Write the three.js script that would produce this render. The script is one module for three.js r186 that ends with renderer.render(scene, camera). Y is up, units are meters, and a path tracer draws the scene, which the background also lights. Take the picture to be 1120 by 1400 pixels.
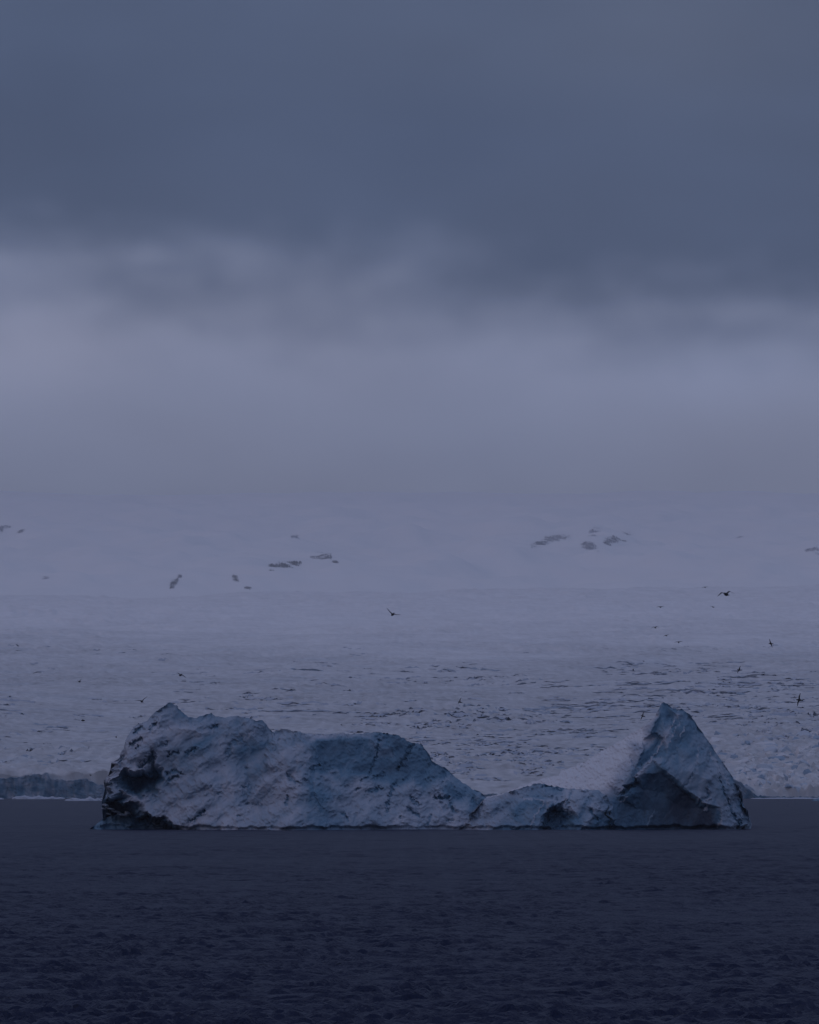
import * as THREE from 'three';
import { mergeGeometries, mergeVertices, toCreasedNormals } from 'three/addons/utils/BufferGeometryUtils.js';
import { ConvexGeometry } from 'three/addons/geometries/ConvexGeometry.js';
import { createNoise2D, createNoise3D } from 'simplex-noise';

// ---------------------------------------------------------------- camera, sky, sun, exposure
const F = 8000, EYE = 11, HORIZON = 1061;               // focal length and horizon of the 1120 x 1400 photograph, in its pixels
const PITCH = Math.atan((HORIZON - 700) / F);
const scene = new THREE.Scene();
const camera = new THREE.PerspectiveCamera(2 * Math.atan(700 / F) * 180 / Math.PI, 1120 / 1400, 1, 60000);
camera.position.set(0, EYE, 0);
camera.rotation.set(PITCH, 0, 0);

const EXPOSURE = 0.25;
const renderer = new THREE.WebGLRenderer({ antialias: true });
renderer.toneMapping = THREE.LinearToneMapping;
renderer.toneMappingExposure = EXPOSURE;
renderer.shadowMap.enabled = true;

function rng(seed) { let a = seed >>> 0; return () => { a = a + 0x6D2B79F5 | 0; let t = Math.imul(a ^ a >>> 15, 1 | a); t = t + Math.imul(t ^ t >>> 7, 61 | t) ^ t; return ((t ^ t >>> 14) >>> 0) / 4294967296; }; }
const n2 = createNoise2D(rng(11)), n3 = createNoise3D(rng(12));
const fbm2 = (x, y, o = 4, g = 0.5) => { let s = 0, a = 1, t = 0; for (let i = 0; i < o; i++) { s += a * n2(x + i * 17.3, y - i * 9.1); t += a; a *= g; x *= 2.03; y *= 2.03; } return s / t; };
const fbm3 = (x, y, z, o = 4, g = 0.5) => { let s = 0, a = 1, t = 0; for (let i = 0; i < o; i++) { s += a * n3(x + i * 7.7, y - i * 3.1, z + i * 5.3); t += a; a *= g; x *= 2.03; y *= 2.03; z *= 2.03; } return s / t; };
const sm = (a, b, x) => { const t = Math.min(1, Math.max(0, (x - a) / (b - a))); return t * t * (3 - 2 * t); };
const mix = (a, b, t) => a + (b - a) * t;
const s2l = v => { v /= 255; return v <= 0.04045 ? v / 12.92 : ((v + 0.055) / 1.055) ** 2.4; };

// an overcast dusk: a pale band of cloud over the ice, a dark deck above it, growing lighter again towards the zenith
{
  const W = 4096, H = 2048, data = new Float32Array(W * H * 4), K = 1 / EXPOSURE;
  const pale = [0.254, 0.288, 0.424], deck = [0.078, 0.108, 0.186], zenith = [0.242, 0.281, 0.440], below = [0.03, 0.035, 0.06];
  const blobs = [[120, 352, 120, 16, 0.5], [215, 370, 45, 8, -0.7], [360, 345, 90, 20, 0.4], [800, 350, 70, 30, -0.3], [980, 392, 130, 18, -0.6], [285, 385, 22, 20, -0.5], [600, 330, 70, 22, 0.3], [70, 180, 210, 120, -0.15, -0.03], [960, 40, 260, 130, 0.13, 0.07], [500, 10, 180, 80, 0.08, 0.01], [640, 170, 200, 70, -0.06, -0.02], [980, 520, 260, 70, 0.06, -0.01], [60, 470, 160, 60, 0.04, 0.02]]
    .map(([x, y, w, h, a, tone]) => [(x - 560) / F * 57.3, (HORIZON - y) / F * 57.3, w / F * 57.3, h / F * 57.3, a, tone]);
  for (let j = 0; j < H; j++) {
    const el = (j + 0.5) / H * 180 - 90, e = el * Math.PI / 180;
    for (let i = 0; i < W; i++) {
      const q = (j * W + i) * 4;
      if (el < 0) { for (let k = 0; k < 3; k++) data[q + k] = below[k] * K; data[q + 3] = 1; continue; }
      const az = ((i + 0.5) / W - 0.5) * 2 * Math.PI, x = Math.cos(e) * Math.cos(az), y = Math.sin(e), z = Math.cos(e) * Math.sin(az);
      const a = Math.atan2(x, -z) * 57.2958;             // degrees to the side of the view
      const near = el < 22 ? 1 : 0;
      const coarse = fbm3(x * 3, y * 7, z * 3, 3), fine = near ? fbm3(x * 24, y * 60, z * 24, 4) : 0;
      let edge = 4.78 - 0.5 * Math.sin(a * Math.PI / 18) * 0.55 + 0.30 * fine + 0.22 * coarse + 0.20 * (near ? fbm3(x * 70, y * 150, z * 70, 4) : 0);
      let b = 0, deep = 0, rose = 0;
      if (Math.abs(a) < 9 && el < 12) for (const [ba, be, bw, bh, bs, tone] of blobs) if (tone) { const f = Math.exp(-(((a - ba) / bw) ** 2 + ((el - be) / bh) ** 2)); deep += bs * f; rose += tone * f; } else b += bs * Math.exp(-(((a - ba) / bw) ** 2 + ((el - be) / bh) ** 2));
      const t = sm(edge - 0.95, edge + 0.62, el - b * 0.36);   // 0 in the pale band, 1 in the dark deck
      const up = sm(0.12, 0.85, Math.sin(e));
      const mott = 1 + 0.10 * coarse + (near ? 0.05 * fine : 0) + 0.10 * (near ? fbm3(x * 9 + 5, y * 22, z * 9, 3) : 0) + deep;
      const warm = rose + 0.02 * fbm3(x * 10 + 3, y * 20, z * 10, 2);
      const low = 1 - 0.16 * sm(4.4, 2.7, el);
      for (let k = 0; k < 3; k++) {
        const d = mix(deck[k], zenith[k], up);
        data[q + k] = K * mott * mix(pale[k] * low, d, t) * (1 + warm * (1 - k));
      }
      data[q + 3] = 1;
    }
  }
  const sky = new THREE.DataTexture(data, W, H, THREE.RGBAFormat, THREE.FloatType);
  sky.mapping = THREE.EquirectangularReflectionMapping;
  sky.magFilter = THREE.LinearFilter; sky.needsUpdate = true;
  scene.background = sky; scene.environment = sky;
}
const sun = new THREE.DirectionalLight(new THREE.Color().setRGB(1.0, 0.64, 0.55), 0.62);
sun.position.set(-0.85 * 3000, 0.38 * 3000, -1200 + 0.36 * 3000);
sun.target.position.set(0, 0, -1200);
sun.castShadow = true; sun.shadow.radius = 34; sun.shadow.mapSize.set(2048, 2048);
Object.assign(sun.shadow.camera, { left: -400, right: 400, top: 400, bottom: -400, near: 100, far: 9000 });
scene.add(sun, sun.target);
scene.fog = new THREE.FogExp2(new THREE.Color().setRGB(0.94, 0.95, 1.0), 2.5e-5);

// ---------------------------------------------------------------- helpers
function P(px, py, d) {                                  // where a sight line of the photograph stands at depth d
  const v = new THREE.Vector3(px - 560, 700 - py, -F).applyAxisAngle(new THREE.Vector3(1, 0, 0), PITCH);
  v.multiplyScalar(d / -v.z); v.y += EYE; return v;
}
const taken = {};
function numbered(name) { const k = taken[name] = (taken[name] ?? -1) + 1; return k ? `${name}_${String(k).padStart(3, '0')}` : name; }
function tag(o, label, category, group, kind) { o.userData = {}; if (label) o.userData.label = label; if (category) o.userData.category = category; if (group) o.userData.group = group; if (kind) o.userData.kind = kind; return o; }
function mesh(name, geo, mat, parent) { const m = new THREE.Mesh(geo, mat); m.name = name; m.castShadow = m.receiveShadow = true; parent.add(m); return m; }
function thing(name, geo, mat, label, category, group) { return tag(mesh(numbered(name), geo, mat, scene), label, category, group); }
// a sheet of nu x nv points from a function that fills position, colour and uv
function sheet(nu, nv, fn, flip = false) {
  const pos = new Float32Array(nu * nv * 3), col = new Float32Array(nu * nv * 3), uv = new Float32Array(nu * nv * 2), idx = new Uint32Array((nu - 1) * (nv - 1) * 6);
  const p = [0, 0, 0], c = [1, 1, 1], t = [0, 0];
  let q = 0;
  for (let j = 0; j < nv; j++) for (let i = 0; i < nu; i++) {
    fn(i / (nu - 1), j / (nv - 1), p, c, t); const k = j * nu + i;
    pos.set(p, k * 3); col.set(c, k * 3); uv.set(t, k * 2);
  }
  for (let j = 0; j < nv - 1; j++) for (let i = 0; i < nu - 1; i++) {
    const a = j * nu + i, b = a + 1, d = a + nu, e = d + 1;
    idx.set(flip ? [a, d, b, b, d, e] : [a, b, d, b, e, d], q); q += 6;
  }
  const g = new THREE.BufferGeometry();
  g.setAttribute('position', new THREE.BufferAttribute(pos, 3)); g.setAttribute('color', new THREE.BufferAttribute(col, 3)); g.setAttribute('uv', new THREE.BufferAttribute(uv, 2));
  g.setIndex(new THREE.BufferAttribute(idx, 1)); g.computeVertexNormals();
  return g;
}
function noiseTexture(size, fn, colour = false) {         // tiles: fn gets a point on two circles
  const d = new Uint8Array(size * size * 4);
  for (let j = 0; j < size; j++) for (let i = 0; i < size; i++) { const v = Math.max(0, Math.min(255, 255 * fn(i / size, j / size))), q = (j * size + i) * 4; d[q] = d[q + 1] = d[q + 2] = v; d[q + 3] = 255; }
  const t = new THREE.DataTexture(d, size, size); t.wrapS = t.wrapT = THREE.RepeatWrapping; t.magFilter = THREE.LinearFilter; t.minFilter = THREE.LinearMipmapLinearFilter; t.generateMipmaps = true; t.needsUpdate = true;
  if (colour) t.colorSpace = THREE.SRGBColorSpace;
  return t;
}
function tiled(f, u, v, o) {                              // blended fbm that repeats in both directions
  const a = fbm2(u * f, v * f, o), b = fbm2((u - 1) * f, v * f, o), c = fbm2(u * f, (v - 1) * f, o), d = fbm2((u - 1) * f, (v - 1) * f, o);
  const su = sm(0.6, 1, u), sv = sm(0.6, 1, v);
  return mix(mix(a, b, su), mix(c, d, su), sv);
}
const iceBump = noiseTexture(512, (u, v) => 0.5 + 0.5 * tiled(14, u, v, 5));
const iceMat = new THREE.MeshStandardMaterial({ vertexColors: true, roughness: 0.62, bumpMap: iceBump, bumpScale: 0.05, side: THREE.DoubleSide });
const snowMat = new THREE.MeshStandardMaterial({ vertexColors: true, roughness: 0.9, side: THREE.DoubleSide });
// what ice is made of, from -1 (snow) over 0 (old snow and bubbly firn) over 1 (blue ice) to 2 (clear dark ice)
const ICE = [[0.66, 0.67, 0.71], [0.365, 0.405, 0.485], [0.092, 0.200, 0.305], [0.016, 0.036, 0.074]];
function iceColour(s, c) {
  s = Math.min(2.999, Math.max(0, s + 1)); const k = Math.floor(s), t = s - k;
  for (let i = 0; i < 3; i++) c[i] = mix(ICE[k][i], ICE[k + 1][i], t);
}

// ---------------------------------------------------------------- sea
{
  const R = rng(5), waves = [];
  for (let i = 0; i < 46; i++) {
    const L = 0.45 * Math.pow(4, i / 45), dir = 1.5 + (R() + R() - 1) * 1.15, k = 2 * Math.PI / L;
    waves.push([k * Math.cos(dir), k * Math.sin(dir), R() * 6.283, 0.0185 * Math.pow(L, 0.75)]);
  }
  for (let i = 0; i < 14; i++) { const L = 2.5 + 6 * R(), dir = 1.5 + (R() - 0.5) * 1.3, k = 2 * Math.PI / L; waves.push([k * Math.cos(dir), k * Math.sin(dir), R() * 6.283, 0.0050 * L * (0.6 + 0.6 * R())]); }
  for (const w of waves) w.push(6.283 / Math.hypot(w[0], w[1]));
  const height = (x, z, cell) => {
    const gust = 0.72 + 0.5 * fbm2(x * 0.010, z * 0.004, 3) + 0.25 * fbm2(x * 0.05 + 40, z * 0.02, 2);
    let h = 0; const xw = x + 2.2 * n2(x * 0.07, z * 0.07), zw = z + 2.2 * n2(x * 0.07 + 50, z * 0.07);
    for (const [kx, kz, ph, a, L] of waves) { const f = sm(1.5, 3.0, L / cell); if (f <= 0) continue; const s = Math.sin(kx * xw + kz * zw + ph); h += f * a * (s + 0.45 * s * Math.abs(s)); }
    return h * Math.max(0.15, gust);
  };
  const band = (near, far, half, cx, cz) => sheet(Math.round(2 * half / cx) + 1, Math.round((far - near) / cz) + 1, (u, v, p, c, t) => {
    p[0] = (u * 2 - 1) * half; p[2] = -(near + v * (far - near)); const d = -p[2]; p[1] = height(p[0], p[2], 0.07 + 0.00072 * d + 1.6 * sm(1150, 1300, d)); t[0] = p[0] / 5; t[1] = p[2] / 5;
  });
  const flat = (x0, x1, n, f, y) => sheet(2, 2, (u, v, p, c, t) => { p[0] = mix(x0, x1, u); p[2] = -(n + v * (f - n)); p[1] = y; t[0] = p[0] / 5; t[1] = p[2] / 5; });
  const g = mergeGeometries([band(235, 340, 31, 0.2, 0.26), band(339.9, 480, 41, 0.26, 0.34), band(479.8, 700, 58, 0.36, 0.48), band(699.6, 950, 78, 0.48, 0.66), band(949.5, 1300, 104, 0.6, 0.9), band(1299, 2960, 240, 2.2, 3.0), flat(-3000, 3000, -400, 4500, -0.75)]);
  g.deleteAttribute('color');
  const bump = noiseTexture(512, (u, v) => 0.5 + 0.5 * tiled(16, u, v, 4));
  const m = new THREE.MeshPhysicalMaterial({ color: new THREE.Color().setRGB(0.0005, 0.008, 0.040), roughness: 0.46, ior: 1.333, specularIntensity: 0.85, bumpMap: bump, bumpScale: 0.16, side: THREE.DoubleSide });
  tag(mesh('sea', g, m, scene), 'dark rippled sea around the iceberg', undefined, undefined, 'structure');
}

// ---------------------------------------------------------------- glacier
const FRONT = 2870;
const serac = x => sm(95, 200, x);                          // the broken ice fall on one side of the front
function glacierHeight(x, d, fine = true) {
  const q = d - FRONT, r = serac(x), open = sm(-150, -95, x);
  let h = mix(11.5, 1.2, open) + 0.0402 * q + open * 11 * (1 - Math.exp(-Math.max(0, q) / 160));
  h += sm(60, 900, q) * (9 * fbm2(x * 0.0016 + 3, d * 0.0013, 3) + 0.0014 * q * fbm2(x * 0.0006 + 9, d * 0.0005, 2));
  h -= 26 * sm(9500, 13600, d) * sm(120, -800, x);
  if (d > 13600) h -= (d - 13600) * 0.06;
  if (!fine) return h;
  const broken = 0.35 + 0.9 * sm(-0.25, 0.6, fbm2(x * 0.004 + 20, d * 0.0022, 3));
  const scale = mix(1, 2.2, sm(4000, 12000, d));            // farther out only the broader swells can be told apart
  const w = x * 0.22 + 0.5 * d;
  h += broken * (2.2 * scale * (1 - 2 * Math.abs(fbm2(x * 0.018 / scale + 0.006 * d, d * 0.05 / scale, 3))) + 1.6 * fbm2(x * 0.09 / scale, d * 0.12 / scale, 3) * scale);
  if (r > 0 && q < 900) h += r * (1 - q / 900) * (4.2 * Math.abs(fbm2(x * 0.075, d * 0.045, 3)) + 2.6 * fbm2(x * 0.2, d * 0.11, 2));
  return h;
}
function depthAt(px, py) {                                  // the depth at which that sight line meets the glacier
  let a = FRONT + 2, b = 13600;
  for (let i = 0; i < 40; i++) { const m = (a + b) / 2, p = P(px, py, m); if (p.y > glacierHeight(p.x, m, false)) a = m; else b = m; }
  return (a + b) / 2;
}
const glacier = new THREE.Group(); glacier.name = 'glacier'; scene.add(glacier);
tag(glacier, 'wide crevassed glacier sloping up behind the iceberg', undefined, undefined, 'structure');
{
  const g = sheet(420, 700, (u, v, p, c, t) => {
    const d = FRONT * Math.pow(14600 / FRONT, Math.pow(v, 1.25)), x = (u * 2 - 1) * 0.105 * d;
    p[0] = x; p[2] = -d; p[1] = v === 0 ? -1 : glacierHeight(x, d); t[0] = x / 9; t[1] = d / 9;
    const hazeTint = sm(3300, 9000, d + 1300 * fbm2(x * 0.0015, d * 0.001, 4) + 500 * fbm2(x * 0.02, d * 0.012, 3));   // far ice painted paler to stand in for bright haze, ragged like a snow line
    const mot = fbm2(x * 0.012, d * 0.006 + 30, 4), grain = fbm2(x * 0.11 + 7, d * 0.05, 3), blue = sm(0.1, 0.65, fbm2(x * 0.006 + 60, d * 0.004, 4));
    const streak = fbm2(x * 0.02 + 0.01 * d, d * 0.03 + 80, 4), a = mix(0.57, 0.87, hazeTint) + 0.07 * mot + (0.15 * grain + 0.2 * Math.min(0, streak)) * (1 - 0.6 * hazeTint), k = (1 - hazeTint) * (0.4 + 0.6 * blue);
    c[0] = a * (1 - 0.09 * k); c[1] = a * (1 - 0.03 * k); c[2] = a * (1.03 + 0.03 * k);
  });
  mesh('ice_surface', g, new THREE.MeshStandardMaterial({ vertexColors: true, roughness: 0.92, bumpMap: iceBump, bumpScale: 0.35, side: THREE.DoubleSide }), glacier);
  // the calving front: a fluted wall of blue ice
  const TOP = [[-60, 1066], [0, 1065], [20, 1063], [45, 1059], [66, 1057], [70, 1064], [92, 1067], [118, 1064], [134, 1072], [150, 1075], [260, 1084], [960, 1086], [985, 1062], [1012, 1068], [1018, 1076], [1026, 1081], [1032, 1087], [1060, 1089], [1200, 1089]];
  const w = sheet(1100, 40, (u, v, p, c, t) => {
    const x = mix(-300, 300, u), px = 560 + x * F / FRONT;
    let k = 1; while (k < TOP.length - 1 && TOP[k][0] < px) k++;
    const s = Math.min(1, Math.max(0, (px - TOP[k - 1][0]) / (TOP[k][0] - TOP[k - 1][0]))), py = mix(TOP[k - 1][1], TOP[k][1], s);
    const top = Math.max(0.6, (1091.6 - py) * FRONT / F + 0.7 * fbm2(x * 0.3, 4, 3)), y = v < 0.9 ? mix(-2, top, v / 0.9) : top - (v - 0.9) * 4;
    const flute = 1.6 * fbm2(x * 0.11, y * 0.03, 3) + 0.7 * fbm2(x * 0.5, y * 0.1 + 9, 3) + 0.35 * fbm2(x * 1.2, y * 0.9, 2);
    p[0] = x; p[1] = y; p[2] = -FRONT + 3 + flute * sm(0, 3, top) - 0.12 * y - Math.max(0, v - 0.9) * 90; t[0] = x / 9; t[1] = y / 9;
    iceColour(0.7 + 0.75 * fbm2(x * 0.12 + 5, y * 0.16, 4), c);
  });
  mesh('ice_cliff', w, iceMat, glacier);
}
const smallCracks = [];
{ // crevasses: open cracks whose far wall of blue ice stands proud of the surface
  const R = rng(31);
  const zones = [   // px, py, width, height, how many, length px, slant
    [350, 966, 200, 22, 11, 34, -0.03], [300, 985, 160, 20, 5, 26, 0.02], [560, 985, 170, 30, 20, 22, 0.06], [610, 1020, 110, 60, 26, 20, 0.1], [600, 1045, 100, 30, 12, 18, 0.12],
    [760, 985, 230, 40, 26, 26, 0.16], [740, 1025, 190, 50, 34, 26, 0.05], [700, 1050, 130, 40, 18, 26, 0.08], [880, 945, 240, 26, 14, 34, 0.14], [830, 965, 150, 18, 12, 34, 0.18],
    [1000, 955, 220, 34, 24, 26, -0.14], [1050, 975, 150, 40, 20, 22, 0.1], [1040, 930, 180, 22, 14, 22, 0.05], [960, 915, 260, 22, 10, 20, 0.05], [700, 925, 400, 30, 12, 18, 0.04],
    [70, 985, 160, 60, 10, 24, 0.02], [60, 1035, 130, 36, 8, 22, 0.05], [480, 935, 500, 36, 12, 18, 0.02], [1090, 1000, 90, 30, 12, 18, 0.12], [560, 905, 1100, 40, 0, 16, 0.03], [600, 960, 1000, 60, 0, 20, 0.06], [640, 1010, 1000, 60, 0, 20, 0.06]];
  for (const [zx, zy, zw, zh, n, len, slant] of zones) for (let i = 0; i < (n ? n * 4 : 170); i++) {
    const minor = i >= n;                                    // hairline cracks between the ones that can be told apart
    const px = zx + (R() - 0.5) * zw, py = zy + (R() - 0.5) * zh; if (minor && fbm2(px * 0.011 + 3, py * 0.022, 3) < 0.02) continue;   // they run in swarms
    const d = depthAt(px, py), q = P(px, py, d), m = d / F;
    const L = len * (0.4 + 1.5 * R() * R() + 0.3) * m * (minor ? 0.9 : 1.9), hgt = (0.4 + 1.1 * R() * R()) * (minor ? 0.8 : 1.5) * m * Math.min(1.25, d / 3600), kind = (minor ? -0.3 : -0.1) + 0.5 * R(), bow = (R() - 0.5) * 0.7, N = minor ? 8 : 18, seed = R() * 100, turn = slant * (0.4 + R());
    const g = sheet(N, 5, (u, v, p, c, t) => {
      const s = u * 2 - 1, env = Math.pow(Math.max(0, 1 - s * s), 0.6) * (0.7 + 0.5 * n2(u * 3 + seed, 3)), x = s * L / 2;
      const dz = (turn * 18 * x / 10 + bow * L * s * s) * 0.9 + 4.0 * n2(u * 3 + seed, 7), k = Math.round(v * 4);
      const wall = [[-1.2, 0.6], [0.45, 0.9], [1, 1.5], [0.75, -5], [-1.0, -16]][k];
      p[0] = x; p[1] = glacierHeight(q.x + x, d + dz - wall[1], true) - q.y + wall[0] * hgt * (wall[0] > 0 ? env : 1) - (1 - env) * 0.5 * hgt + (k < 3 ? 0.2 * hgt * n2(u * 9 + seed, k) : 0); p[2] = -dz + wall[1]; t[0] = x / 9; t[1] = v;
      iceColour(kind, c);
    });
    if (minor) { smallCracks.push(g.translate(q.x, q.y, q.z)); continue; }
    const o = mesh('crevasse', g, snowMat, glacier); o.position.set(q.x, q.y, q.z);
  }
  mesh('hairline_cracks', mergeGeometries(smallCracks), snowMat, glacier).userData.kind = 'stuff';
}
{ // seracs: tumbled blocks of the ice fall, standing half sunk in it
  const R = rng(77), shapes = [];
  for (let k = 0; k < 7; k++) {
    const pts = []; for (let i = 0; i < 15; i++) { const v = new THREE.Vector3(R() - 0.5, R() - 0.5, R() - 0.5).normalize(); pts.push(v.multiplyScalar(0.75 + 0.35 * R()).multiply(new THREE.Vector3(1, 0.9, 1))); }
    const g = new ConvexGeometry(pts), n = g.attributes.position.count, uv = new Float32Array(n * 2); for (let i = 0; i < n; i++) { uv[2 * i] = g.attributes.position.getX(i) * 0.4; uv[2 * i + 1] = g.attributes.position.getY(i) * 0.4 + g.attributes.position.getZ(i) * 0.3; }
    g.setAttribute('uv', new THREE.BufferAttribute(uv, 2)); shapes.push(g);
  }
  const mats = [[0.66, 0.665, 0.69], [0.60, 0.62, 0.665], [0.46, 0.52, 0.60], [0.27, 0.36, 0.47]].map(c => new THREE.MeshStandardMaterial({ color: new THREE.Color().setRGB(...c), roughness: 0.85, bumpMap: iceBump, bumpScale: 0.2 }));
  for (let i = 0; i < 290; i++) {
    const px = 930 + 225 * Math.pow(R(), 0.8), py = 1004 + 84 * Math.pow(R(), 0.72), d = depthAt(px, py), q = P(px, py, d), s = (3.0 + 6.0 * R() * R()) * d / FRONT * 0.62;
    const o = mesh('serac', shapes[i % 7], mats[R() < 0.22 ? 3 : R() < 0.35 ? 2 : R() < 0.5 ? 1 : 0], glacier);
    o.position.set(q.x, glacierHeight(q.x, d) - 0.25 * s, q.z); o.scale.set(s * (0.8 + 0.7 * R()), s * (0.6 + 0.5 * R()), s * (0.8 + 0.6 * R())); o.rotation.set((R() - 0.5) * 0.7, R() * 6.28, (R() - 0.5) * 0.7);
  }
}

// ---------------------------------------------------------------- mountain slopes behind the glacier
function mountainHeight(x, d) {
  const k = (d - 14200) / 10800, ridge = 1 - Math.abs(fbm2(x * 0.00045 + 2.2, d * 0.0003, 4));
  return 330 + 930 * Math.pow(Math.max(0, k), 0.9) + sm(14500, 17500, d) * (110 * (ridge - 0.75) * (1 - 0.7 * sm(21000, 24500, d)) + 30 * fbm2(x * 0.003, d * 0.0022, 4) * (1 - 0.8 * sm(20500, 23500, d))) - sm(23600, 25200, d) * 900;
}
{
  const g = sheet(200, 190, (u, v, p, c, t) => {
    const d = mix(14200, 25200, v), x = (u * 2 - 1) * 0.12 * d; p[0] = x; p[1] = mountainHeight(x, d); p[2] = -d; t[0] = x / 40; t[1] = d / 40;
    const a = 0.925 + 0.02 * fbm2(x * 0.004, d * 0.003, 3); c[0] = a; c[1] = a; c[2] = a * 1.02;
  });
  tag(mesh('mountain', g, snowMat, scene), 'snow covered mountain slope fading into cloud behind the glacier', undefined, undefined, 'structure');
}
{ // bare rock showing through the snow
  const R = rng(91);
  const rockMat = new THREE.MeshStandardMaterial({ vertexColors: true, roughness: 0.95, side: THREE.DoubleSide });
  const meet = (px, py) => { let a = 14600, b = 25000; for (let d = a; d < b; d += 40) { const p = P(px, py, d); if (mountainHeight(p.x, d) > p.y) return d; } return 20000; };
  const outcrops = [  // px, py, width px, height px, slant (rise per run), dusting of snow with haze painted in, label
    [390, 772.5, 36, 6, 0.10, 0.05, 'long narrow dark rock band on snowy slope'],
    [439, 760, 24, 8, -0.05, 0.45, 'speckled cluster of rocks above the long narrow rock band'],
    [458, 767, 9, 3, -0.6, 0.45, 'small slanting rock rib beside the speckled rock cluster'],
    [405, 734, 12, 4, 0, 0.72, 'faint dusted rock patch high above the long narrow rock band'],
    [238, 798, 10, 8, 0.7, 0.2, 'hooked dark rock rib low on the snowy slope'],
    [246, 788, 5, 4, 0, 0.6, 'tiny rock knob just above the hooked rock rib'],
    [322, 791, 8, 6, -0.3, 0.12, 'single small dark rock knob on open snow slope'],
    [339, 804, 8, 2.5, -0.1, 0.35, 'thin low rock sliver where slope meets the glacier'],
    [8, 721, 14, 8, 0.3, 0.6, 'rounded dusted rock patch high on the slope'],
    [27, 726, 14, 6, 0.5, 0.45, 'slanting rock rib beside the rounded dusted patch'],
    [62, 790, 9, 3, 0, 0.7, 'faint flat rock patch below the rounded dusted patch'],
    [739, 744, 20, 8, 0.25, 0.5, 'lower blotch of the broad streaked rock face'],
    [762, 735.5, 30, 7, 0.1, 0.56, 'upper streak of the broad streaked rock face'],
    [806, 745, 20, 7, -0.2, 0.62, 'dusted rock patch at foot of the pointed peak'],
    [813, 726, 14, 13, 0.5, 0.8, 'barely visible steep rock peak between dusted outcrops'],
    [844, 736, 30, 9, 0.3, 0.5, 'slanting dusted rock outcrop beside the pointed peak'],
    [1012, 734, 10, 3, 0, 0.8, 'barely visible flat rock speck on plain snow'],
    [1112, 752, 18, 8, -0.3, 0.68, 'dusted rock outcrop at the end of the slope']];
  for (const [px, py, w, h, slant, dustHaze, label] of outcrops) {
    const d = meet(px, py), q = P(px, py, d), m = d / F, seed = R() * 50;
    const ground = (x, y) => { let a = d - 1600, b = d + 1600; for (let k = 0; k < 13; k++) { const c = (a + b) / 2, p = P(x, y, c); if (mountainHeight(p.x, c) > p.y) b = c; else a = c; } return P(x, y, (a + b) / 2); };
    const g = sheet(Math.round(24 + w * 2.2), Math.round(20 + h * 2.4), (u, v, p, c, t) => {
      const a = (u * 2 - 1) * 1.25, b = (v * 2 - 1) * 1.6, f = ground(px + a * w / 2, py - b * h / 2 - slant * a * w / 2);
      const rag = fbm2(a * (w * 0.2 + 1.3) + seed, b * (h * 0.3 + 1.3) - a * w * 0.06 + seed, 4), crag = fbm2(a * w * 0.3 + seed, b * h * 0.35, 3), out = 0.42 - Math.pow(a * a + b * b, 0.7) * 0.6 + 2.3 * rag - 0.45 * dustHaze;
      p[0] = f.x - q.x; p[1] = f.y - q.y + Math.max(-7, Math.min(1, out * 2) * 2.6 * (1 + 0.35 * crag) - 0.3); p[2] = f.z - q.z; t[0] = p[0]; t[1] = p[1];
      const snow = sm(-0.15, 0.25, crag + (dustHaze - 0.5) * 0.9), al = mix(0.26, 0.8, Math.min(0.9, dustHaze * (0.6 + 0.5 * snow))); c[0] = al; c[1] = al * 1.02; c[2] = al * 1.1;  // paler rock: snow dusting, and haze painted into the colour
    });
    const o = thing('rock_outcrop', g, rockMat, label, 'rock', 'rock outcrops on the snowy slope'); o.position.copy(q);
  }
}

// ---------------------------------------------------------------- iceberg
const BERG = 1200, M = BERG / F;
const X = px => (px - 560) * M, Y = py => EYE + (HORIZON - py) * M;
function delaunay(pts) {
  const big = 1e5, all = [...pts, [-big, -big], [big, -big], [0, big]], n = pts.length; let tris = [[n, n + 1, n + 2]];
  const circ = ([a, b, c]) => { const [ax, ay] = all[a], [bx, by] = all[b], [cx, cy] = all[c], d = 2 * (ax * (by - cy) + bx * (cy - ay) + cx * (ay - by)); const x = ((ax * ax + ay * ay) * (by - cy) + (bx * bx + by * by) * (cy - ay) + (cx * cx + cy * cy) * (ay - by)) / d, y = ((ax * ax + ay * ay) * (cx - bx) + (bx * bx + by * by) * (ax - cx) + (cx * cx + cy * cy) * (bx - ax)) / d; return [x, y, (ax - x) ** 2 + (ay - y) ** 2]; };
  let cc = tris.map(circ);
  for (let i = 0; i < n; i++) {
    const edges = new Map(), keep = [], kc = [];
    tris.forEach((t, k) => { const [x, y, r] = cc[k]; if ((all[i][0] - x) ** 2 + (all[i][1] - y) ** 2 < r) for (const [a, b] of [[t[0], t[1]], [t[1], t[2]], [t[2], t[0]]]) { const key = Math.min(a, b) + '_' + Math.max(a, b); edges.has(key) ? edges.set(key, null) : edges.set(key, [a, b]); } else { keep.push(t); kc.push(cc[k]); } });
    for (const e of edges.values()) if (e) { const t = [e[0], e[1], i]; keep.push(t); kc.push(circ(t)); }
    tris = keep; cc = kc;
  }
  return tris.filter(t => t.every(k => k < n));
}
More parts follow.
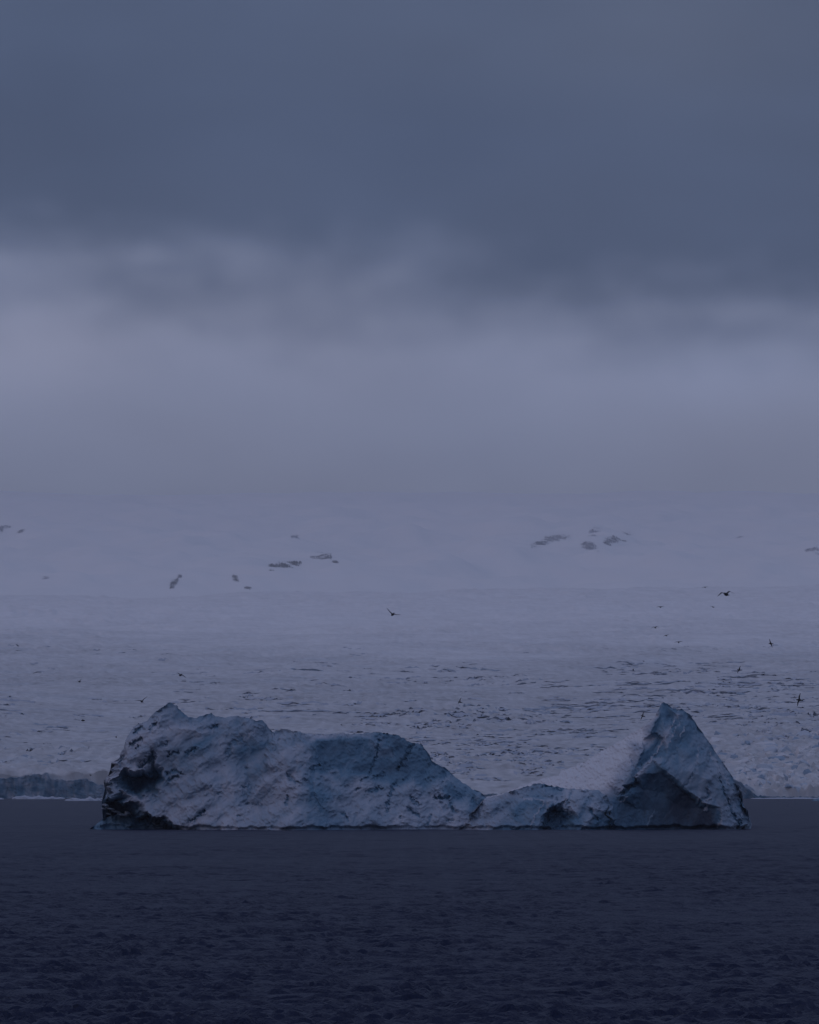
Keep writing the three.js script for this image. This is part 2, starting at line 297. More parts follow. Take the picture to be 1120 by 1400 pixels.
// a body of ice: its crest line, points of its weather side (px, py, metres towards the viewer, kind of ice with some shade painted in), and its grooves and veins
function iceBody({ crest, pts, seams = [], nx, ny, lumps, back, seed, tilt = 0.62, patch = 0.6, jag = 0.35, rough = () => 1, warp = 5 }) {
  const x0 = crest[0][0], x1 = crest[crest.length - 1][0];
  const R = rng(seed), jit = pts.map(p => [p[0] + (R() - 0.5) * 0.7, p[1] + (R() - 0.5) * 0.7]);
  const tris = delaunay(jit); let last = 0;
  const look = (px, py, out) => {
    for (let k = -1; k < tris.length; k++) {
      const t = tris[k < 0 ? last : k], [a, b, c] = t.map(i => jit[i]), d = (b[1] - c[1]) * (a[0] - c[0]) + (c[0] - b[0]) * (a[1] - c[1]);
      const u = ((b[1] - c[1]) * (px - c[0]) + (c[0] - b[0]) * (py - c[1])) / d, v = ((c[1] - a[1]) * (px - c[0]) + (a[0] - c[0]) * (py - c[1])) / d, w = 1 - u - v;
      if (u >= -1e-6 && v >= -1e-6 && w >= -1e-6) { if (k >= 0) last = k; for (let q = 0; q < 2; q++) out[q] = u * pts[t[0]][2 + q] + v * pts[t[1]][2 + q] + w * pts[t[2]][2 + q]; return; }
    }
    let sw = 0, a = 0, b = 0; pts.forEach((p, i) => { const w = 1 / ((p[0] - px) ** 2 + (p[1] - py) ** 2 + 1) ** 1.5; sw += w; a += w * p[2]; b += w * p[3]; }); out[0] = a / sw; out[1] = b / sw;
  };
  const top = px => { let k = 1; while (k < crest.length - 1 && crest[k][0] < px) k++; const [ax, ay] = crest[k - 1], [bx, by] = crest[k], s = (px - ax) / (bx - ax || 1); return mix(ay, by, Math.min(1, Math.max(0, s))); };
  const seam = (px, py, list) => {
    let dz = 0, s = 0, ws = 0;
    for (const [line, width, depth, kind, soft] of list) {
      let best = 1e9;
      for (let k = 1; k < line.length; k++) { const [ax, ay] = line[k - 1], [bx, by] = line[k], L = (bx - ax) ** 2 + (by - ay) ** 2, t = Math.min(1, Math.max(0, ((px - ax) * (bx - ax) + (py - ay) * (by - ay)) / L)), dd = Math.hypot(px - ax - t * (bx - ax), py - ay - t * (by - ay)); if (dd < best) best = dd; }
      if (best > width * 4) continue;
      const wob = fbm2(px * 0.16 + width * 9, py * 0.16, 3), g = Math.exp(-((best / (width * (1 + 0.6 * wob))) ** 2)) * (0.55 + 0.45 * sm(-0.6, 0.2, wob)); dz += 0.6 * depth * g; if (kind >= 0) { const w = sm(0.2, 0.9, g) * (kind > 0.5 ? 0.6 : 1); s += (kind > 1.2 ? 1.2 + 0.4 * (kind - 1.2) : kind) * w; ws += w; }
    }
    return [dz, s, Math.min(1, ws), ws];
  };
  const ca = Math.cos(tilt), sa = Math.sin(tilt), o = [0, 0];
  const low = -2.2, end = (px, y) => Math.max(sm(x0 + 34, x0 + 2, px), sm(x1 - 26, x1 - 2, px)) * (1.7 * fbm2(y * 0.22 + seed, 1, 4) + 0.9 * Math.abs(fbm2(y * 0.5, seed + 4, 3)));   // both ends are broken, not sheer
  const front = (px, v, p, c, t) => {
    const H = Y(top(px)) + jag * fbm2(px * 0.09 + seed, 2, 4), y = mix(low, Math.max(low + 0.05, H), v), py = HORIZON - (y - EYE) / M;
    const wx = px + warp * fbm2(px * 0.035 + seed, py * 0.035, 3) + 1.2 * fbm2(px * 0.15, py * 0.15 + seed, 2), wy = py + warp * fbm2(px * 0.035, py * 0.035 + seed + 30, 3) + 1.2 * fbm2(px * 0.15 + 9, py * 0.15 + seed, 2);
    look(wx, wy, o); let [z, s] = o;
    const x = X(px), a = (x * ca + y * sa), b = (-x * sa + y * ca);           // along and across the grain of the ice
    const [sz, ss, sw, ws] = seam(px + 3.2 * fbm2(px * 0.09, py * 0.09, 3), py + 3.2 * fbm2(px * 0.09 + 40, py * 0.09, 3), seams);
    const L = lumps * rough(px, py, s) * (s > 1.4 ? 0.45 : 1);
    const big = 1.5 * fbm3(a * 0.055 + seed, b * 0.115, z * 0.08, 2), mid = 1 - 2 * Math.abs(fbm3(a * 0.16, b * 0.36 + seed, z * 0.2 + 4, 3)), small = fbm3(a * 0.7, b * 1.3, z + seed, 4);
    const cut = sm(0.30, 0.62, fbm3(a * 0.10 + 30, b * 0.34, seed, 3)) * sm(-0.1, 0.35, fbm3(a * 0.05, b * 0.06 + 9, seed + 2, 2));        // deep oblique cuts
    z += L * (1.3 * big + 0.2 * mid + 0.05 * small - 0.4 * cut) + sz - 1.2 * sm(1.0, 0.3, y - 0.5 * fbm2(px * 0.03, seed, 3));
    p[0] = x + L * 0.35 * fbm3(x * 0.5, y * 0.5, seed + 8, 3) + end(px, y); p[1] = y; p[2] = z; t[0] = (x + z * 0.6) / 7; t[1] = (y + z * 0.5) / 7;
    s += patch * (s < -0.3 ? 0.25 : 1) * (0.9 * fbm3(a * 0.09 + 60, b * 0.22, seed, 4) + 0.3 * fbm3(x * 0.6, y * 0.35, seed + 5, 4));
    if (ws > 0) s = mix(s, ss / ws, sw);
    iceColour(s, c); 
  };
  const g1 = sheet(nx, ny, (u, v, p, c, t) => front(mix(x0, x1, u), v, p, c, t));
  const q = [0, 0, 0], cc = [0, 0, 0];
  const g2 = sheet(Math.round(nx / 3), Math.round(ny / 3), (u, v, p, c, t) => {      // the lee side
    const px = mix(x0, x1, u); front(px, 1, q, cc, t); const f = v;
    p[1] = mix(q[1], low, f); p[0] = q[0] - end(px, q[1]) + end(px, p[1]); p[2] = q[2] - Math.sin(f * 1.57) * back * (0.3 + 0.7 * sm(low, 14, q[1])) + Math.min(1, f * 6) * 1.5 * fbm3(p[0] * 0.12, p[1] * 0.2, seed + 20, 4); t[0] = p[0] / 7; t[1] = p[1] / 7;
    for (let k = 0; k < 3; k++) c[k] = mix(cc[k], ICE[1][k], Math.min(1, f * 3));
  });
  const g = mergeGeometries([g1, g2]); g.translate(0, 0, -BERG); return g;
}
const berg = new THREE.Group(); berg.name = 'iceberg'; scene.add(berg);
tag(berg, 'large weathered iceberg with long rugged block and sharp pointed peak afloat', 'iceberg');

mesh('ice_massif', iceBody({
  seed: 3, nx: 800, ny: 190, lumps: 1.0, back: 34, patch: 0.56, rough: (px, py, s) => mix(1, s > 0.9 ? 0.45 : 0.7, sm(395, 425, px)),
  crest: [[140, 1137], [141, 1108], [142, 1078], [144, 1062], [148, 1044], [155, 1036], [160, 1031], [165, 1025], [169, 1014], [173, 1004], [178, 995], [185, 989], [196, 987], [205, 977], [215, 970], [224, 963], [231, 960], [238, 963], [246, 971], [255, 979], [265, 981], [278, 977], [287, 975], [300, 980], [325, 979], [345, 984], [358, 985], [365, 993], [372, 1001], [385, 997], [398, 999], [420, 1003], [440, 1004], [465, 1002], [490, 1003], [505, 1001], [520, 1001], [545, 1005], [555, 1011], [564, 1016], [575, 1017], [582, 1024], [588, 1033], [592, 1041], [602, 1047], [613, 1052], [622, 1062], [635, 1071], [645, 1078], [655, 1081], [663, 1088], [668, 1096], [680, 1112], [700, 1137]],
  pts: [
    // the side that takes the light; cave and bowl shade painted as darker ice
    [138, 1060, -9, 0.1], [138, 1137, -14, 1.9], [150, 1045, -8, 0.1], [174, 1002, -9, 0.35], [180, 990, -10, 0.3], [205, 977, -10, 0.4], [231, 958, -10, 0.75], [250, 975, -9, 0.7], [287, 973, -9, 0.75], [325, 976, -9, 0.6], [360, 984, -8, 0.75], [372, 1000, -7, 0.7], [398, 997, -5, 0.5],
    [190, 1005, -6.5, 0.0], [215, 995, -5.5, 0.1], [245, 995, -5, 0.15], [180, 1030, -5.5, 0], [210, 1025, -4, 0], [240, 1030, -4.2, 0.45], [275, 1000, -4, 0.25], [300, 1000, -5, 0.45], [150, 1068, -5.5, 0], [165, 1048, -4.5, 0], [190, 1053, -2.8, 0],
    [170, 1063, -9.5, 1.5], [190, 1062, -10.5, 1.9], [210, 1066, -8.5, 1.7], [225, 1066, -3.5, 0.6], [160, 1080, -6, 0.2], [165, 1090, -7.5, 1.1], [185, 1079, -9.5, 1.8], [205, 1080, -7.5, 1.4], [182, 1088, -3.6, 0.1], [195, 1096, -2.6, 0.1], [215, 1092, -2.6, 0.15], [240, 1060, -2, 0.25], [250, 1085, -0.6, 0.1], [262, 1050, -2.4, 0.4], [285, 1035, -2.6, 0.3], [270, 1020, -4.2, 0.7], [300, 1030, -3, 0.2],
    [325, 1010, -5.5, 0.8], [345, 1005, -5, 0.6], [330, 1045, -3, 0.55], [360, 1030, -3.5, 0.6], [345, 1070, -0.6, 0.5], [365, 1055, -1.2, 0.45], [310, 1060, 0, 0.12], [290, 1080, 1.6, 0.1], [320, 1090, 3.6, 0.1], [355, 1075, 3.2, 0.02], [385, 1055, 3.4, 0], [392, 1030, 0.8, 0.12], [385, 1012, -2.6, 0.3], [370, 1100, 6.2, 0.2], [395, 1090, 7.4, 0.1], [260, 1110, 2.2, 0.12], [290, 1112, 4.2, 0.12], [240, 1105, 0.2, 0.2],
    [262, 1137, 4.5, 0.1], [300, 1137, 6.5, 0.15], [340, 1137, 8.5, 0.25], [340, 1112, 6, 0.35], [375, 1137, 11, 0.2], [402, 1137, 13, 0.15], [403, 1110, 10.5, 0.1],
    // undercut, its shade painted in with the darkest ice tones
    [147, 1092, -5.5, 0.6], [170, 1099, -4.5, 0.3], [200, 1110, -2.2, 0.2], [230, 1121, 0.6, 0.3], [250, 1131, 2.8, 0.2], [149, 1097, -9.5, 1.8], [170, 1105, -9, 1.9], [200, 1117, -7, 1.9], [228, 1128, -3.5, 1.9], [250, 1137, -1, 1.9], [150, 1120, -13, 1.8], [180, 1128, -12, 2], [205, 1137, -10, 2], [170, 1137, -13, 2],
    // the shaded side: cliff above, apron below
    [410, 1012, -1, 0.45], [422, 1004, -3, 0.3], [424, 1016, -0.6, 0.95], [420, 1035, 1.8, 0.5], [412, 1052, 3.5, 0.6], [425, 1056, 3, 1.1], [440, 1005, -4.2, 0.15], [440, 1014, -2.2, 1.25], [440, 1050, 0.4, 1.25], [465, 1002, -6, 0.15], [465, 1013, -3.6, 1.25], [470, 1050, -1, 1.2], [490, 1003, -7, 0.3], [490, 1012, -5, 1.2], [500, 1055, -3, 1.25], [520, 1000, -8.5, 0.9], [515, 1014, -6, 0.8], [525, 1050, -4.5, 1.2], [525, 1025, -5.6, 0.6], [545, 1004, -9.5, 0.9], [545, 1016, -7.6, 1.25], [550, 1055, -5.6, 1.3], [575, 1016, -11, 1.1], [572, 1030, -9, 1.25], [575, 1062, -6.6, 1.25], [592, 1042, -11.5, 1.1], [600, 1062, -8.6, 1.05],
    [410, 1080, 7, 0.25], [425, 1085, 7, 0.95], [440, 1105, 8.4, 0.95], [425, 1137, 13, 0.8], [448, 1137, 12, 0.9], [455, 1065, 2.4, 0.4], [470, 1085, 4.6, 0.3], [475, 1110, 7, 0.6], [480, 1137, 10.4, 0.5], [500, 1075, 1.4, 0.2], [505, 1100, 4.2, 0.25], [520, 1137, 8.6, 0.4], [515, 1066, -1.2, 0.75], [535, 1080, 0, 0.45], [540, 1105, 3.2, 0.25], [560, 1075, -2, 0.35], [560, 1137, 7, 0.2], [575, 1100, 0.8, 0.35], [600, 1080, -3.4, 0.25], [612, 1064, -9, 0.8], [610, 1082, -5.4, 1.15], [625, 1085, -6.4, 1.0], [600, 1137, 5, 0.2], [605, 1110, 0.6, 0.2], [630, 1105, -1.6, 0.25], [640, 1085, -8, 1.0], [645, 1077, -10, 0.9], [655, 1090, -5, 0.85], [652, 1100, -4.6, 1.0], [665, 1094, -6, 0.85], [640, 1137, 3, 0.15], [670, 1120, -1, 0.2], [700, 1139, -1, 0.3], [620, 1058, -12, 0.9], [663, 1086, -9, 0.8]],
  seams: [
    [[[183, 1000], [193, 994]], 3.2, -2.4, 1.7], [[[178, 1017], [190, 1011]], 3, -2.2, 1.6], [[[186, 1024], [189, 1021]], 1.6, -1.4, 1.6], [[[203, 998], [212, 988]], 2.4, -2, 1.4], [[[190, 1048], [200, 1042], [207, 1030]], 3.4, -2.8, 1.7], [[[160, 1040], [165, 1036]], 3, -1.4, 1.0],
    [[[228, 1058], [240, 1054], [248, 1057]], 2.2, -1.8, 1.6], [[[232, 1066], [242, 1062]], 2, -1.5, 1.5], [[[228, 1034], [232, 1030]], 2, -1.5, 1.3], [[[238, 1030], [243, 1028]], 2, -1.5, 1.3], [[[256, 1032], [266, 1024]], 3, -1.4, 1.2], [[[214, 1020], [228, 1016]], 2.2, -1, 0.9], [[[141, 1072], [150, 1072]], 3, -2, 1.5],
    [[[289, 994], [297, 991]], 2.6, -1.4, 1.5], [[[312, 1032], [316, 1018], [330, 1010]], 3.4, -1, 1.1], [[[336, 1050], [337, 1049]], 1.8, -1, 1.8], [[[330, 1076], [340, 1074]], 2.2, -1, 1.2], [[[297, 1085], [302, 1082]], 1.3, -0.8, 1.3], [[[258, 1124], [268, 1119], [280, 1108]], 2, -1.5, 1.5], [[[327, 1116], [329, 1115]], 1.6, -1, 1.6], [[[330, 1102], [343, 1098], [360, 1102]], 2, -0.8, 0.8], [[[393, 1100], [395, 1090]], 2.4, -1, 1.3], [[[395, 1062], [402, 1068], [409, 1070]], 3, -1.5, 1.2], [[[424, 1052], [430, 1049], [436, 1047]], 1.6, -1.3, 1.9],
    [[[545, 1050], [555, 1035], [563, 1020]], 3, -1.4, 1.75], [[[505, 1058], [512, 1045], [519, 1012]], 1.8, -1, 1.5], [[[513, 1063], [524, 1060]], 2.2, -1.4, 1.7], [[[494, 1066], [503, 1063]], 2, -1.2, 1.6], [[[504, 1081], [520, 1079]], 3, -1.4, 1.4], [[[489, 1080], [490, 1079]], 1.8, -1.2, 1.6], [[[530, 1108], [532, 1090], [540, 1072]], 2.6, -1.2, 1.2], [[[560, 1090], [572, 1100]], 3, -1.3, 1.15], [[[558, 1105], [574, 1117]], 2.6, -1.3, 1.25], [[[596, 1090], [612, 1091]], 2.4, -1.8, 1.8], [[[616, 1100], [622, 1109]], 3, -1.2, 1.3], [[[470, 1112], [476, 1120]], 3, -1, 1.4], [[[548, 1118], [549, 1117]], 1.4, -0.8, 1.6], [[[610, 1121], [618, 1121]], 1.6, -0.8, 1.3], [[[586, 1127], [588, 1115]], 1.6, -0.7, 1.2]],
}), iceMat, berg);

mesh('ice_ledge', iceBody({
  seed: 23, nx: 330, ny: 110, lumps: 0.55, back: 16, patch: 0.3, tilt: 0.8,
  crest: [[628, 1139], [640, 1118], [650, 1103], [663, 1092], [690, 1085], [715, 1077], [734, 1071], [750, 1074], [777, 1078], [816, 1080], [828, 1088], [834, 1108], [842, 1139]],
  pts: [[626, 1139, 3, 0.2], [640, 1139, 7, 0.2], [660, 1139, 9, 0.15], [675, 1139, 10, 0.9], [722, 1139, 12, 1.05], [700, 1110, 7.5, 0.95], [663, 1090, 0, 0.05], [665, 1105, 4, 0.5], [690, 1083, 0.5, 0.05], [690, 1096, 3.5, 0.6], [670, 1125, 8, 0.35], [695, 1115, 7.4, 0.5], [717, 1091, 4.5, 0.55], [721, 1095, 5.6, 1.0], [742, 1093, 5.8, 1.0], [734, 1069, 0, 0.6], [722, 1083, 2.2, 0.6], [745, 1088, 4, 0.7], [750, 1105, 8.4, 1.0], [740, 1118, 9.6, 0.75], [733, 1139, 12, 0.9], [752, 1073, -1.5, 0.9], [765, 1082, 0, 0.9], [777, 1077, -0.5, 0.1], [770, 1093, 5, 0.2], [748, 1098, 6.5, 0.2], [755, 1110, 4.5, 1.6], [768, 1116, 5, 1.6], [745, 1139, 8, 1.7], [768, 1139, 10, 1.2], [780, 1105, 8.4, 0.25], [795, 1090, 6, 0.4], [800, 1096, 7.4, 0.8], [816, 1078, 0.5, 0.6], [825, 1092, 5, 0.7], [810, 1105, 8.6, 0.2], [790, 1120, 9.5, 0.95], [800, 1128, 11, 0.5], [815, 1120, 8, 1.1], [828, 1112, 7.4, 0.7], [790, 1139, 12, 0.8], [815, 1139, 9, 1.6], [838, 1139, 6, 1.2]],
  seams: [[[[742, 1128], [750, 1110], [757, 1104]], 3.4, -1.8, 1.9], [[[752, 1122], [762, 1112], [768, 1108]], 2.4, -1.2, 1.8], [[[743, 1075], [757, 1074], [775, 1077]], 2.2, -1.2, 1.7], [[[763, 1079], [769, 1079]], 2, -1.2, 1.8], [[[773, 1100], [780, 1085], [784, 1078]], 1.8, -1, 1.2], [[[715, 1091], [745, 1095], [733, 1110], [722, 1132]], 1.2, 0.4, 0.15], [[[805, 1108], [814, 1120]], 2.2, -1.2, 1.6], [[[830, 1083], [833, 1100]], 1.8, -1.2, 1.5], [[[698, 1134], [722, 1133]], 2, -0.8, 1.9]],
}), iceMat, berg);

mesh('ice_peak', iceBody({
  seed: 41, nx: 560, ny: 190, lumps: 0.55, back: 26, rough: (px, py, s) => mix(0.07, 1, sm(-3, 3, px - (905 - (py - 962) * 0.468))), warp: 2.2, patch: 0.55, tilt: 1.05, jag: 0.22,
  crest: [[640, 1139], [655, 1093], [690, 1084], [728, 1070], [745, 1064], [766, 1060], [771, 1051], [777, 1052], [800, 1042], [830, 1024], [855, 1010], [880, 994], [898, 979], [903, 968], [906, 962], [910, 959], [916, 962], [922, 969], [926, 968], [929, 971], [934, 968], [938, 971], [944, 975], [951, 984], [957, 993], [964, 1003], [975, 1020], [985, 1035], [995, 1051], [1003, 1063], [1009, 1077], [1016, 1094], [1021, 1110], [1024, 1120], [1025, 1139]],
  pts: [
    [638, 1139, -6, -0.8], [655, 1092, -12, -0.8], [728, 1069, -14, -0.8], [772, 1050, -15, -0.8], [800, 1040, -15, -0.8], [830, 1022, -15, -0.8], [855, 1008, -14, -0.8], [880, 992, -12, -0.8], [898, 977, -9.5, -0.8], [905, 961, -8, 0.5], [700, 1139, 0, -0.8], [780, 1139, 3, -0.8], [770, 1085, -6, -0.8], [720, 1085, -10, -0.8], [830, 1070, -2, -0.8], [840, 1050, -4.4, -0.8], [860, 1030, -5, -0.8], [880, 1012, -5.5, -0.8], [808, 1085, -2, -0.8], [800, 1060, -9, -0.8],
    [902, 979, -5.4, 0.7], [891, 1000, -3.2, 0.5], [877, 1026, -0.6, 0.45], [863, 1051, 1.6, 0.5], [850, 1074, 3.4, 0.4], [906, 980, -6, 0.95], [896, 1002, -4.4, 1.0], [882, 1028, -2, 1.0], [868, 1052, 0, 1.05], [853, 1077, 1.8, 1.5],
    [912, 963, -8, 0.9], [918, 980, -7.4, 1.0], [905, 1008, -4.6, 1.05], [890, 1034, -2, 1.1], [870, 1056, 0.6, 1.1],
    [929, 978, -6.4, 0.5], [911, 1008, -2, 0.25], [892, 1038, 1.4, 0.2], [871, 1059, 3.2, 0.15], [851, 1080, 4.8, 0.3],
    [938, 970, -8.6, 1.05], [950, 984, -8, 1.00], [936, 995, -4.2, 1.05], [925, 1010, -2, 1.05], [945, 1005, -3.2, 0.95], [932, 1030, 0.2, 0.70], [950, 1030, 0.2, 1.05], [910, 1035, 1.4, 0.70], [965, 1004, -6.4, 0.95], [976, 1021, -5.4, 0.80], [960, 1040, 1, 0.80], [905, 1046, 3.4, 0.95], [940, 1055, 3.4, 0.70], [965, 1065, 4, 0.80], [985, 1036, -4.6, 0.60], [978, 1060, 2, 0.50], [995, 1052, -4, 0.60], [988, 1090, 3.6, 0.55], [1004, 1064, -4, 0.80], [1000, 1085, 0, 0.50], [1012, 1095, -3, 0.70], [1010, 1110, 0, 0.50], [1022, 1118, -4, 0.70], [1018, 1139, -1, 0.70],  // flank of blue ice, painted darker still for its shaded side
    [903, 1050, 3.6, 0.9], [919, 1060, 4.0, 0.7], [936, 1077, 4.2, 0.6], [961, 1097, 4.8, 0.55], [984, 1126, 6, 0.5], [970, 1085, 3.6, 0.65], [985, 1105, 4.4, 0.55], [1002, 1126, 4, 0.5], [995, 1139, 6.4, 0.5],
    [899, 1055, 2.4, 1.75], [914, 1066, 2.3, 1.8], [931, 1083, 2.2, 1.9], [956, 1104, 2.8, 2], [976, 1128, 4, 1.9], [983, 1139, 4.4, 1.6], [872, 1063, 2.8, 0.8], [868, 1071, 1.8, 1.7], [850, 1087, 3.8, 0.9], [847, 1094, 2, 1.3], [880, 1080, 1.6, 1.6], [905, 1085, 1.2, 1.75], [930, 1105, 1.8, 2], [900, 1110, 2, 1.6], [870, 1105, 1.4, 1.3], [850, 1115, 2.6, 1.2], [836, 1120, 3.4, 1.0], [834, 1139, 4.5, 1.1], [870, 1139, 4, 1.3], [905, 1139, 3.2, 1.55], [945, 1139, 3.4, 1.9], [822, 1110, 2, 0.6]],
  seams: [[[[927, 978], [912, 1007], [892, 1037], [868, 1062]], 1.4, 0.5, 0.1], [[[930, 988], [920, 1004], [911, 1022]], 1, 0.3, 0.1], [[[938, 992], [930, 1008]], 1.2, 0.3, 0.12], [[[933, 984], [922, 1000]], 1.2, -0.6, 1.4], [[[956, 1020], [954, 1034]], 1.3, 0.2, 0.2], [[[934, 1077], [943, 1062], [955, 1045]], 1.6, -0.5, 1.0], [[[905, 1046], [925, 1028], [934, 1010]], 1.6, -0.4, 1.0], [[[983, 1066], [990, 1085], [1000, 1110], [1009, 1130]], 2.0, -1.5, 1.5], [[[958, 1095], [966, 1088], [968, 1070]], 1.8, -0.7, 1.1], [[[963, 1108], [966, 1096], [970, 1090]], 2, 0.5, 0.1], [[[882, 1130], [889, 1118], [894, 1108]], 0.9, 0.25, 0.3], [[[848, 1086], [858, 1078], [872, 1070]], 2.6, -2, 1.95], [[[846, 1098], [856, 1090]], 0.9, 0.3, 0.2], [[[972, 1030], [984, 1052], [998, 1075]], 2.6, 0.3, 0.2], [[[1008, 1132], [1009, 1124]], 3, -2, 2], [[[1012, 1118], [1018, 1108]], 1.6, 0.4, 0.2], [[[980, 1130], [986, 1120]], 2, 0.3, 0.15]],
}), iceMat, berg);

{ // the low foot of clear blue ice that runs out under the overhang, with white blocks lodged on it
  mesh('ice_foot', iceBody({
    seed: 57, nx: 150, ny: 40, lumps: 0.3, back: 12, patch: 0.25, jag: 0.3,
    crest: [[112, 1139], [120, 1131], [128, 1124], [138, 1119], [150, 1115], [165, 1113], [185, 1116], [205, 1123], [225, 1131], [236, 1139]],
    pts: [[110, 1141, -9, 1], [128, 1123, -11, 0.9], [150, 1114, -11, 1.0], [185, 1115, -10, 1.3], [225, 1130, -6, 1.9], [130, 1141, -6, 1.3], [150, 1141, -5, 1.3], [180, 1141, -4.6, 1.3], [205, 1141, -4, 1.9], [236, 1141, -4, 2], [140, 1128, -8.6, 1.0], [160, 1126, -8, 1.15], [190, 1128, -7.4, 1.4]],
  }), iceMat, berg);
  const R = rng(63);
  for (const [px, py, w, h, z] of [[143, 1101, 5, 4, -4], [149, 1106, 7, 3, -4.4], [157, 1110, 8, 3, -4.6], [166, 1114, 9, 4, -4.6], [173, 1112, 5, 5, -4.4], [147, 1113, 4, 2, -4.2], [140, 1106, 4, 3, -4.6]]) {
    const g = new THREE.IcosahedronGeometry(1, 3), p = g.attributes.position, c = new Float32Array(p.count * 3), k0 = R() * 40;
    for (let k = 0; k < p.count; k++) { const f = 1 + 0.7 * fbm3(p.getX(k) * 1.4 + k0, p.getY(k) * 1.4, p.getZ(k) * 1.4, 3); p.setXYZ(k, p.getX(k) * w * M * 0.8 * f, p.getY(k) * h * M * 0.45 * f + p.getX(k) * w * M * -0.18, p.getZ(k) * 1.6 * f - 1); c.set([0.36, 0.43, 0.52], 3 * k); }
    g.setAttribute('color', new THREE.BufferAttribute(c, 3)); const gg = mergeVertices(g); gg.computeVertexNormals();
    const o = mesh('ice_block', gg, iceMat, berg); o.position.set(X(px), Y(py), -BERG + z - 1.5);
  }
}

// ---------------------------------------------------------------- drifting ice along the glacier front
function floe(px0, px1, py, tall, d, s, seed, label, group) {
  const a = P(px0, py, d), b = P(px1, py, d), L = b.x - a.x, nu = Math.max(24, Math.round(L * 2.2));
  const g = sheet(nu, 14, (u, v, p, c, t) => {
    const e = Math.pow(Math.max(0, 1 - (2 * u - 1) ** 2), 0.35), H = tall * (0.35 + 0.65 * Math.max(0, 0.5 + 0.9 * fbm2(u * L * 0.12 + seed, 3, 4))) * e, f = v * 2 - 1, w = (3 + 0.08 * L) * (0.6 + 0.4 * e);
    p[0] = (u - 0.5) * L; p[2] = -f * w * e + 0.8 * fbm2(u * L * 0.3, f * 2 + seed, 3); p[1] = -0.5 + (H + 0.5) * Math.pow(Math.max(0, 1 - f * f), 0.45) + 0.18 * fbm2(u * L * 0.6 + seed, f * 3, 3) * e; t[0] = p[0] / 7; t[1] = p[2] / 7;
    iceColour(s + 0.3 * fbm2(u * L * 0.3 + seed, f * 2, 3), c);
  });
  const o = thing('ice_floe', g, iceMat, label, 'ice floe', group); o.position.set((a.x + b.x) / 2, 0, -d);
}
floe(15, 90, 1091.5, 1.9, 2790, 0.05, 4, 'long low white ice floe against the blue ice cliff', 'ice floes along the glacier front');
floe(88, 146, 1095, 2.3, 2590, 0.05, 9, 'humped white ice floe between the blue cliff and the iceberg', 'ice floes along the glacier front');
floe(-12, 6, 1092, 1.4, 2760, 0.05, 14, 'short white floe at the end of the blue cliff', 'ice floes along the glacier front');
floe(1026, 1150, 1090.5, 0.85, 2830, 0.05, 19, 'thin white strip of ice below the tumbled ice blocks', 'ice floes along the glacier front');
floe(1110, 1135, 1096, 2.0, 2560, 0.9, 24, 'small blue green ice chunk off the tumbled ice blocks', 'ice floes along the glacier front');

// ---------------------------------------------------------------- birds
function birdGeometry(left, right, sweep, tailSpread = 1) {   // wing angles in degrees: inner and outer joint; body along z, head to -z; span about 1.25 m
  const parts = [];
  const prof = [[-0.30, 0.004, 0], [-0.275, 0.014, 0.002], [-0.245, 0.032, 0.008], [-0.215, 0.042, 0.012], [-0.18, 0.042, 0.008], [-0.13, 0.058, 0], [-0.05, 0.078, -0.006], [0.05, 0.074, -0.004], [0.13, 0.05, 0.004], [0.2, 0.028, 0.01]];
  parts.push(sheet(13, prof.length, (u, v, p) => { const [z, r0, y] = prof[Math.round(v * (prof.length - 1))]; const r = r0 * 1.25; p[0] = Math.cos(u * 6.2832) * r; p[1] = Math.sin(u * 6.2832) * r * 0.92 + y; p[2] = z; }));
  parts.push(sheet(5, 5, (u, v, p) => { const w = mix(0.028, 0.075 * tailSpread, v); p[0] = (u * 2 - 1) * w; p[1] = 0.012 - 0.004 * Math.abs(u * 2 - 1); p[2] = mix(0.15, 0.34 - 0.02 * Math.abs(u * 2 - 1), v); }));
  for (const [side, [a, b]] of [[-1, left], [1, right]]) for (const lift of [0, 1]) {
    parts.push(sheet(15, 5, (u, v, p) => {
      const s = u * 0.62, inner = Math.min(s, 0.24), outer = Math.max(0, s - 0.24), ra = a * Math.PI / 180, rb = b * Math.PI / 180;
      const chord = 0.155 * Math.pow(1 - u, 0.55) * (u < 0.2 ? 1 : 1 - 0.25 * (u - 0.2)) + 0.012, lead = -0.09 - sweep * inner * 0.5 + sweep * outer * 0.95;
      p[0] = side * (0.035 + inner * Math.cos(ra) + outer * Math.cos(rb)); p[1] = 0.03 + inner * Math.sin(ra) + outer * Math.sin(rb) + (lift ? 0.045 : -0.008) * (1 - u) * Math.sin(Math.min(1, v * 1.4) * 3.14); p[2] = lead + v * chord;
    }, lift === 1));
  }
  const g = mergeGeometries(parts); g.deleteAttribute('color'); g.deleteAttribute('uv'); g.computeVertexNormals(); return g;
}
const birdMat = new THREE.MeshStandardMaterial({ color: new THREE.Color().setRGB(0.02, 0.021, 0.026), roughness: 0.8, side: THREE.DoubleSide });
const poses = {
  glide: birdGeometry([6, -4], [4, -6], 0.3), vee: birdGeometry([4, 0], [48, 44], 0.25), arch: birdGeometry([24, -20], [18, -32], 0.4), raised: birdGeometry([40, 22], [38, 12], 0.35), bank: birdGeometry([14, 4], [10, -6], 0.2),
};
function bird(px, py, d, pose, heading, roll, pitch, label, group) {
  const o = thing('seabird', poses[pose], birdMat, label, 'bird', group), q = P(px, py, d); o.position.copy(q);
  o.rotation.set(pitch, heading, roll, 'YXZ'); o.scale.setScalar(1.2);
}
const far = 'small far seabirds circling over the ice';
bird(194, 959, 600, 'vee', 0.45, -0.03, 0.3, 'dark seabird with one wing raised beside the rugged crest of the iceberg');
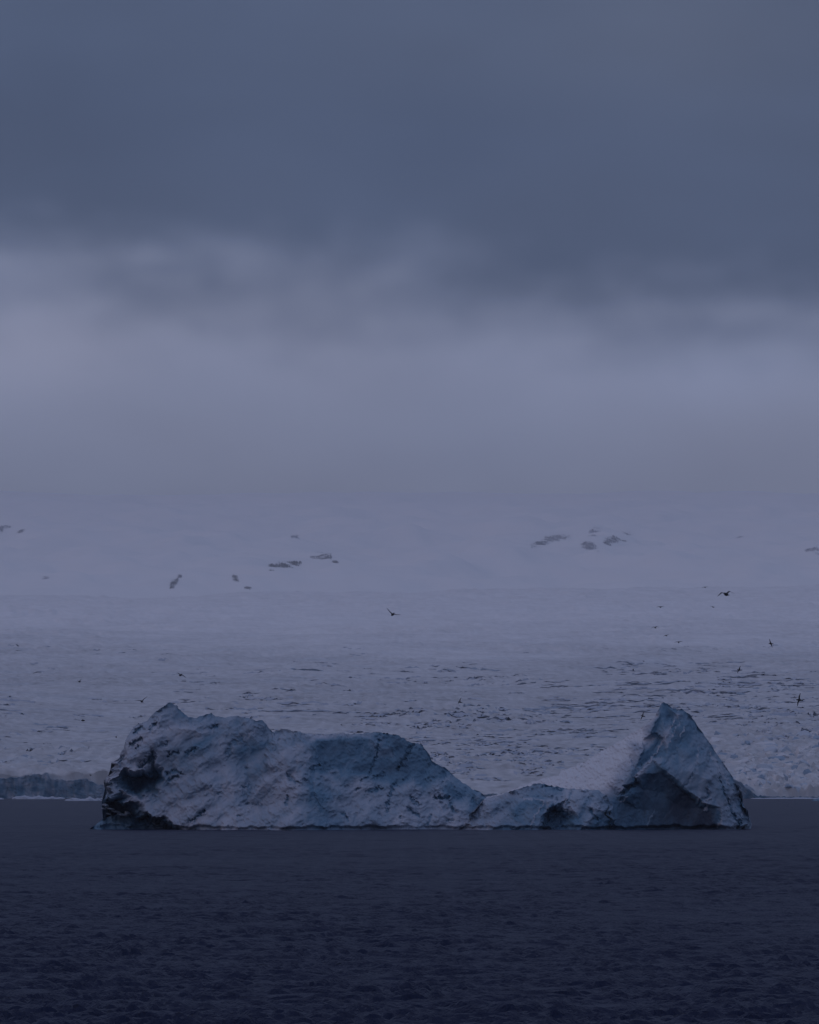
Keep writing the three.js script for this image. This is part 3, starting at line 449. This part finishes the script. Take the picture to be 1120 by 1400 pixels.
bird(247, 923, 640, 'arch', 2.7, 0.5, -0.3, 'dark seabird with down-curved wings above the highest knob of the rugged block');
bird(537, 840, 520, 'vee', 2.75, 0.12, -0.35, 'largest dark seabird gliding alone high over the smooth middle of the glacier');
bird(629, 960, 920, 'raised', 1.2, 0.9, 0.2, 'dark seabird banking upright over the gap between block and peak');
bird(879, 979, 900, 'bank', 1.1, 1.2, 0.2, 'dark seabird diving beside the pointed peak of the iceberg');
bird(1093, 957, 600, 'bank', 1.25, 1.15, 0.1, 'dark seabird turned on edge like a cross over the ice fall');
bird(993, 812.5, 400, 'arch', 0.5, 0.22, 0.25, 'large dark seabird gliding at the upper edge of the glacier');
bird(1054, 880, 800, 'bank', 1.0, -0.8, 0.1, 'dark seabird tilted steeply, alone on the smooth upper glacier');
bird(1011, 916, 800, 'bank', 1.2, 0.8, 0.1, 'dark seabird tilted upward where the crevasses begin');
bird(114, 985, 850, 'arch', 1.6, 0.1, 0, 'small dark seabird circling by the sheer end of the rugged block');
bird(109, 932, 1050, 'raised', 2.4, -0.2, 0, 'small dark seabird well clear of the rugged block, above the bare ice');
for (const [px, py, d, pose, h, r] of [[903, 830, 1000, 'glide', 0.4, 0.05], [975, 830, 1250, 'glide', 0.5, -0.1], [896, 858, 1000, 'arch', 0.3, 0.2], [911, 869, 1200, 'glide', 0.6, 0.3], [928, 878, 1000, 'glide', 3.0, -0.06], [964, 803, 1300, 'glide', 0.2, 0.15], [866, 916, 1500, 'raised', 1.5, 0.1], [880, 904, 1800, 'arch', 1.0, 0.1], [1044, 922, 1300, 'glide', 0.8, 0.1], [997, 933, 1500, 'arch', 0.5, 0.1], [989, 932, 1600, 'glide', 0.4, -0.3], [565, 973, 1500, 'bank', 1.2, 0.7], [467, 991, 1700, 'arch', 1.5, 0], [159, 1008, 1500, 'raised', 1.6, 0], [124, 1060, 1500, 'arch', 1.4, 0]])
  bird(px, py, d, pose, h, r, 0.4, 'tiny dark seabird far off in front of the glacier', far);

renderer.render(scene, camera);
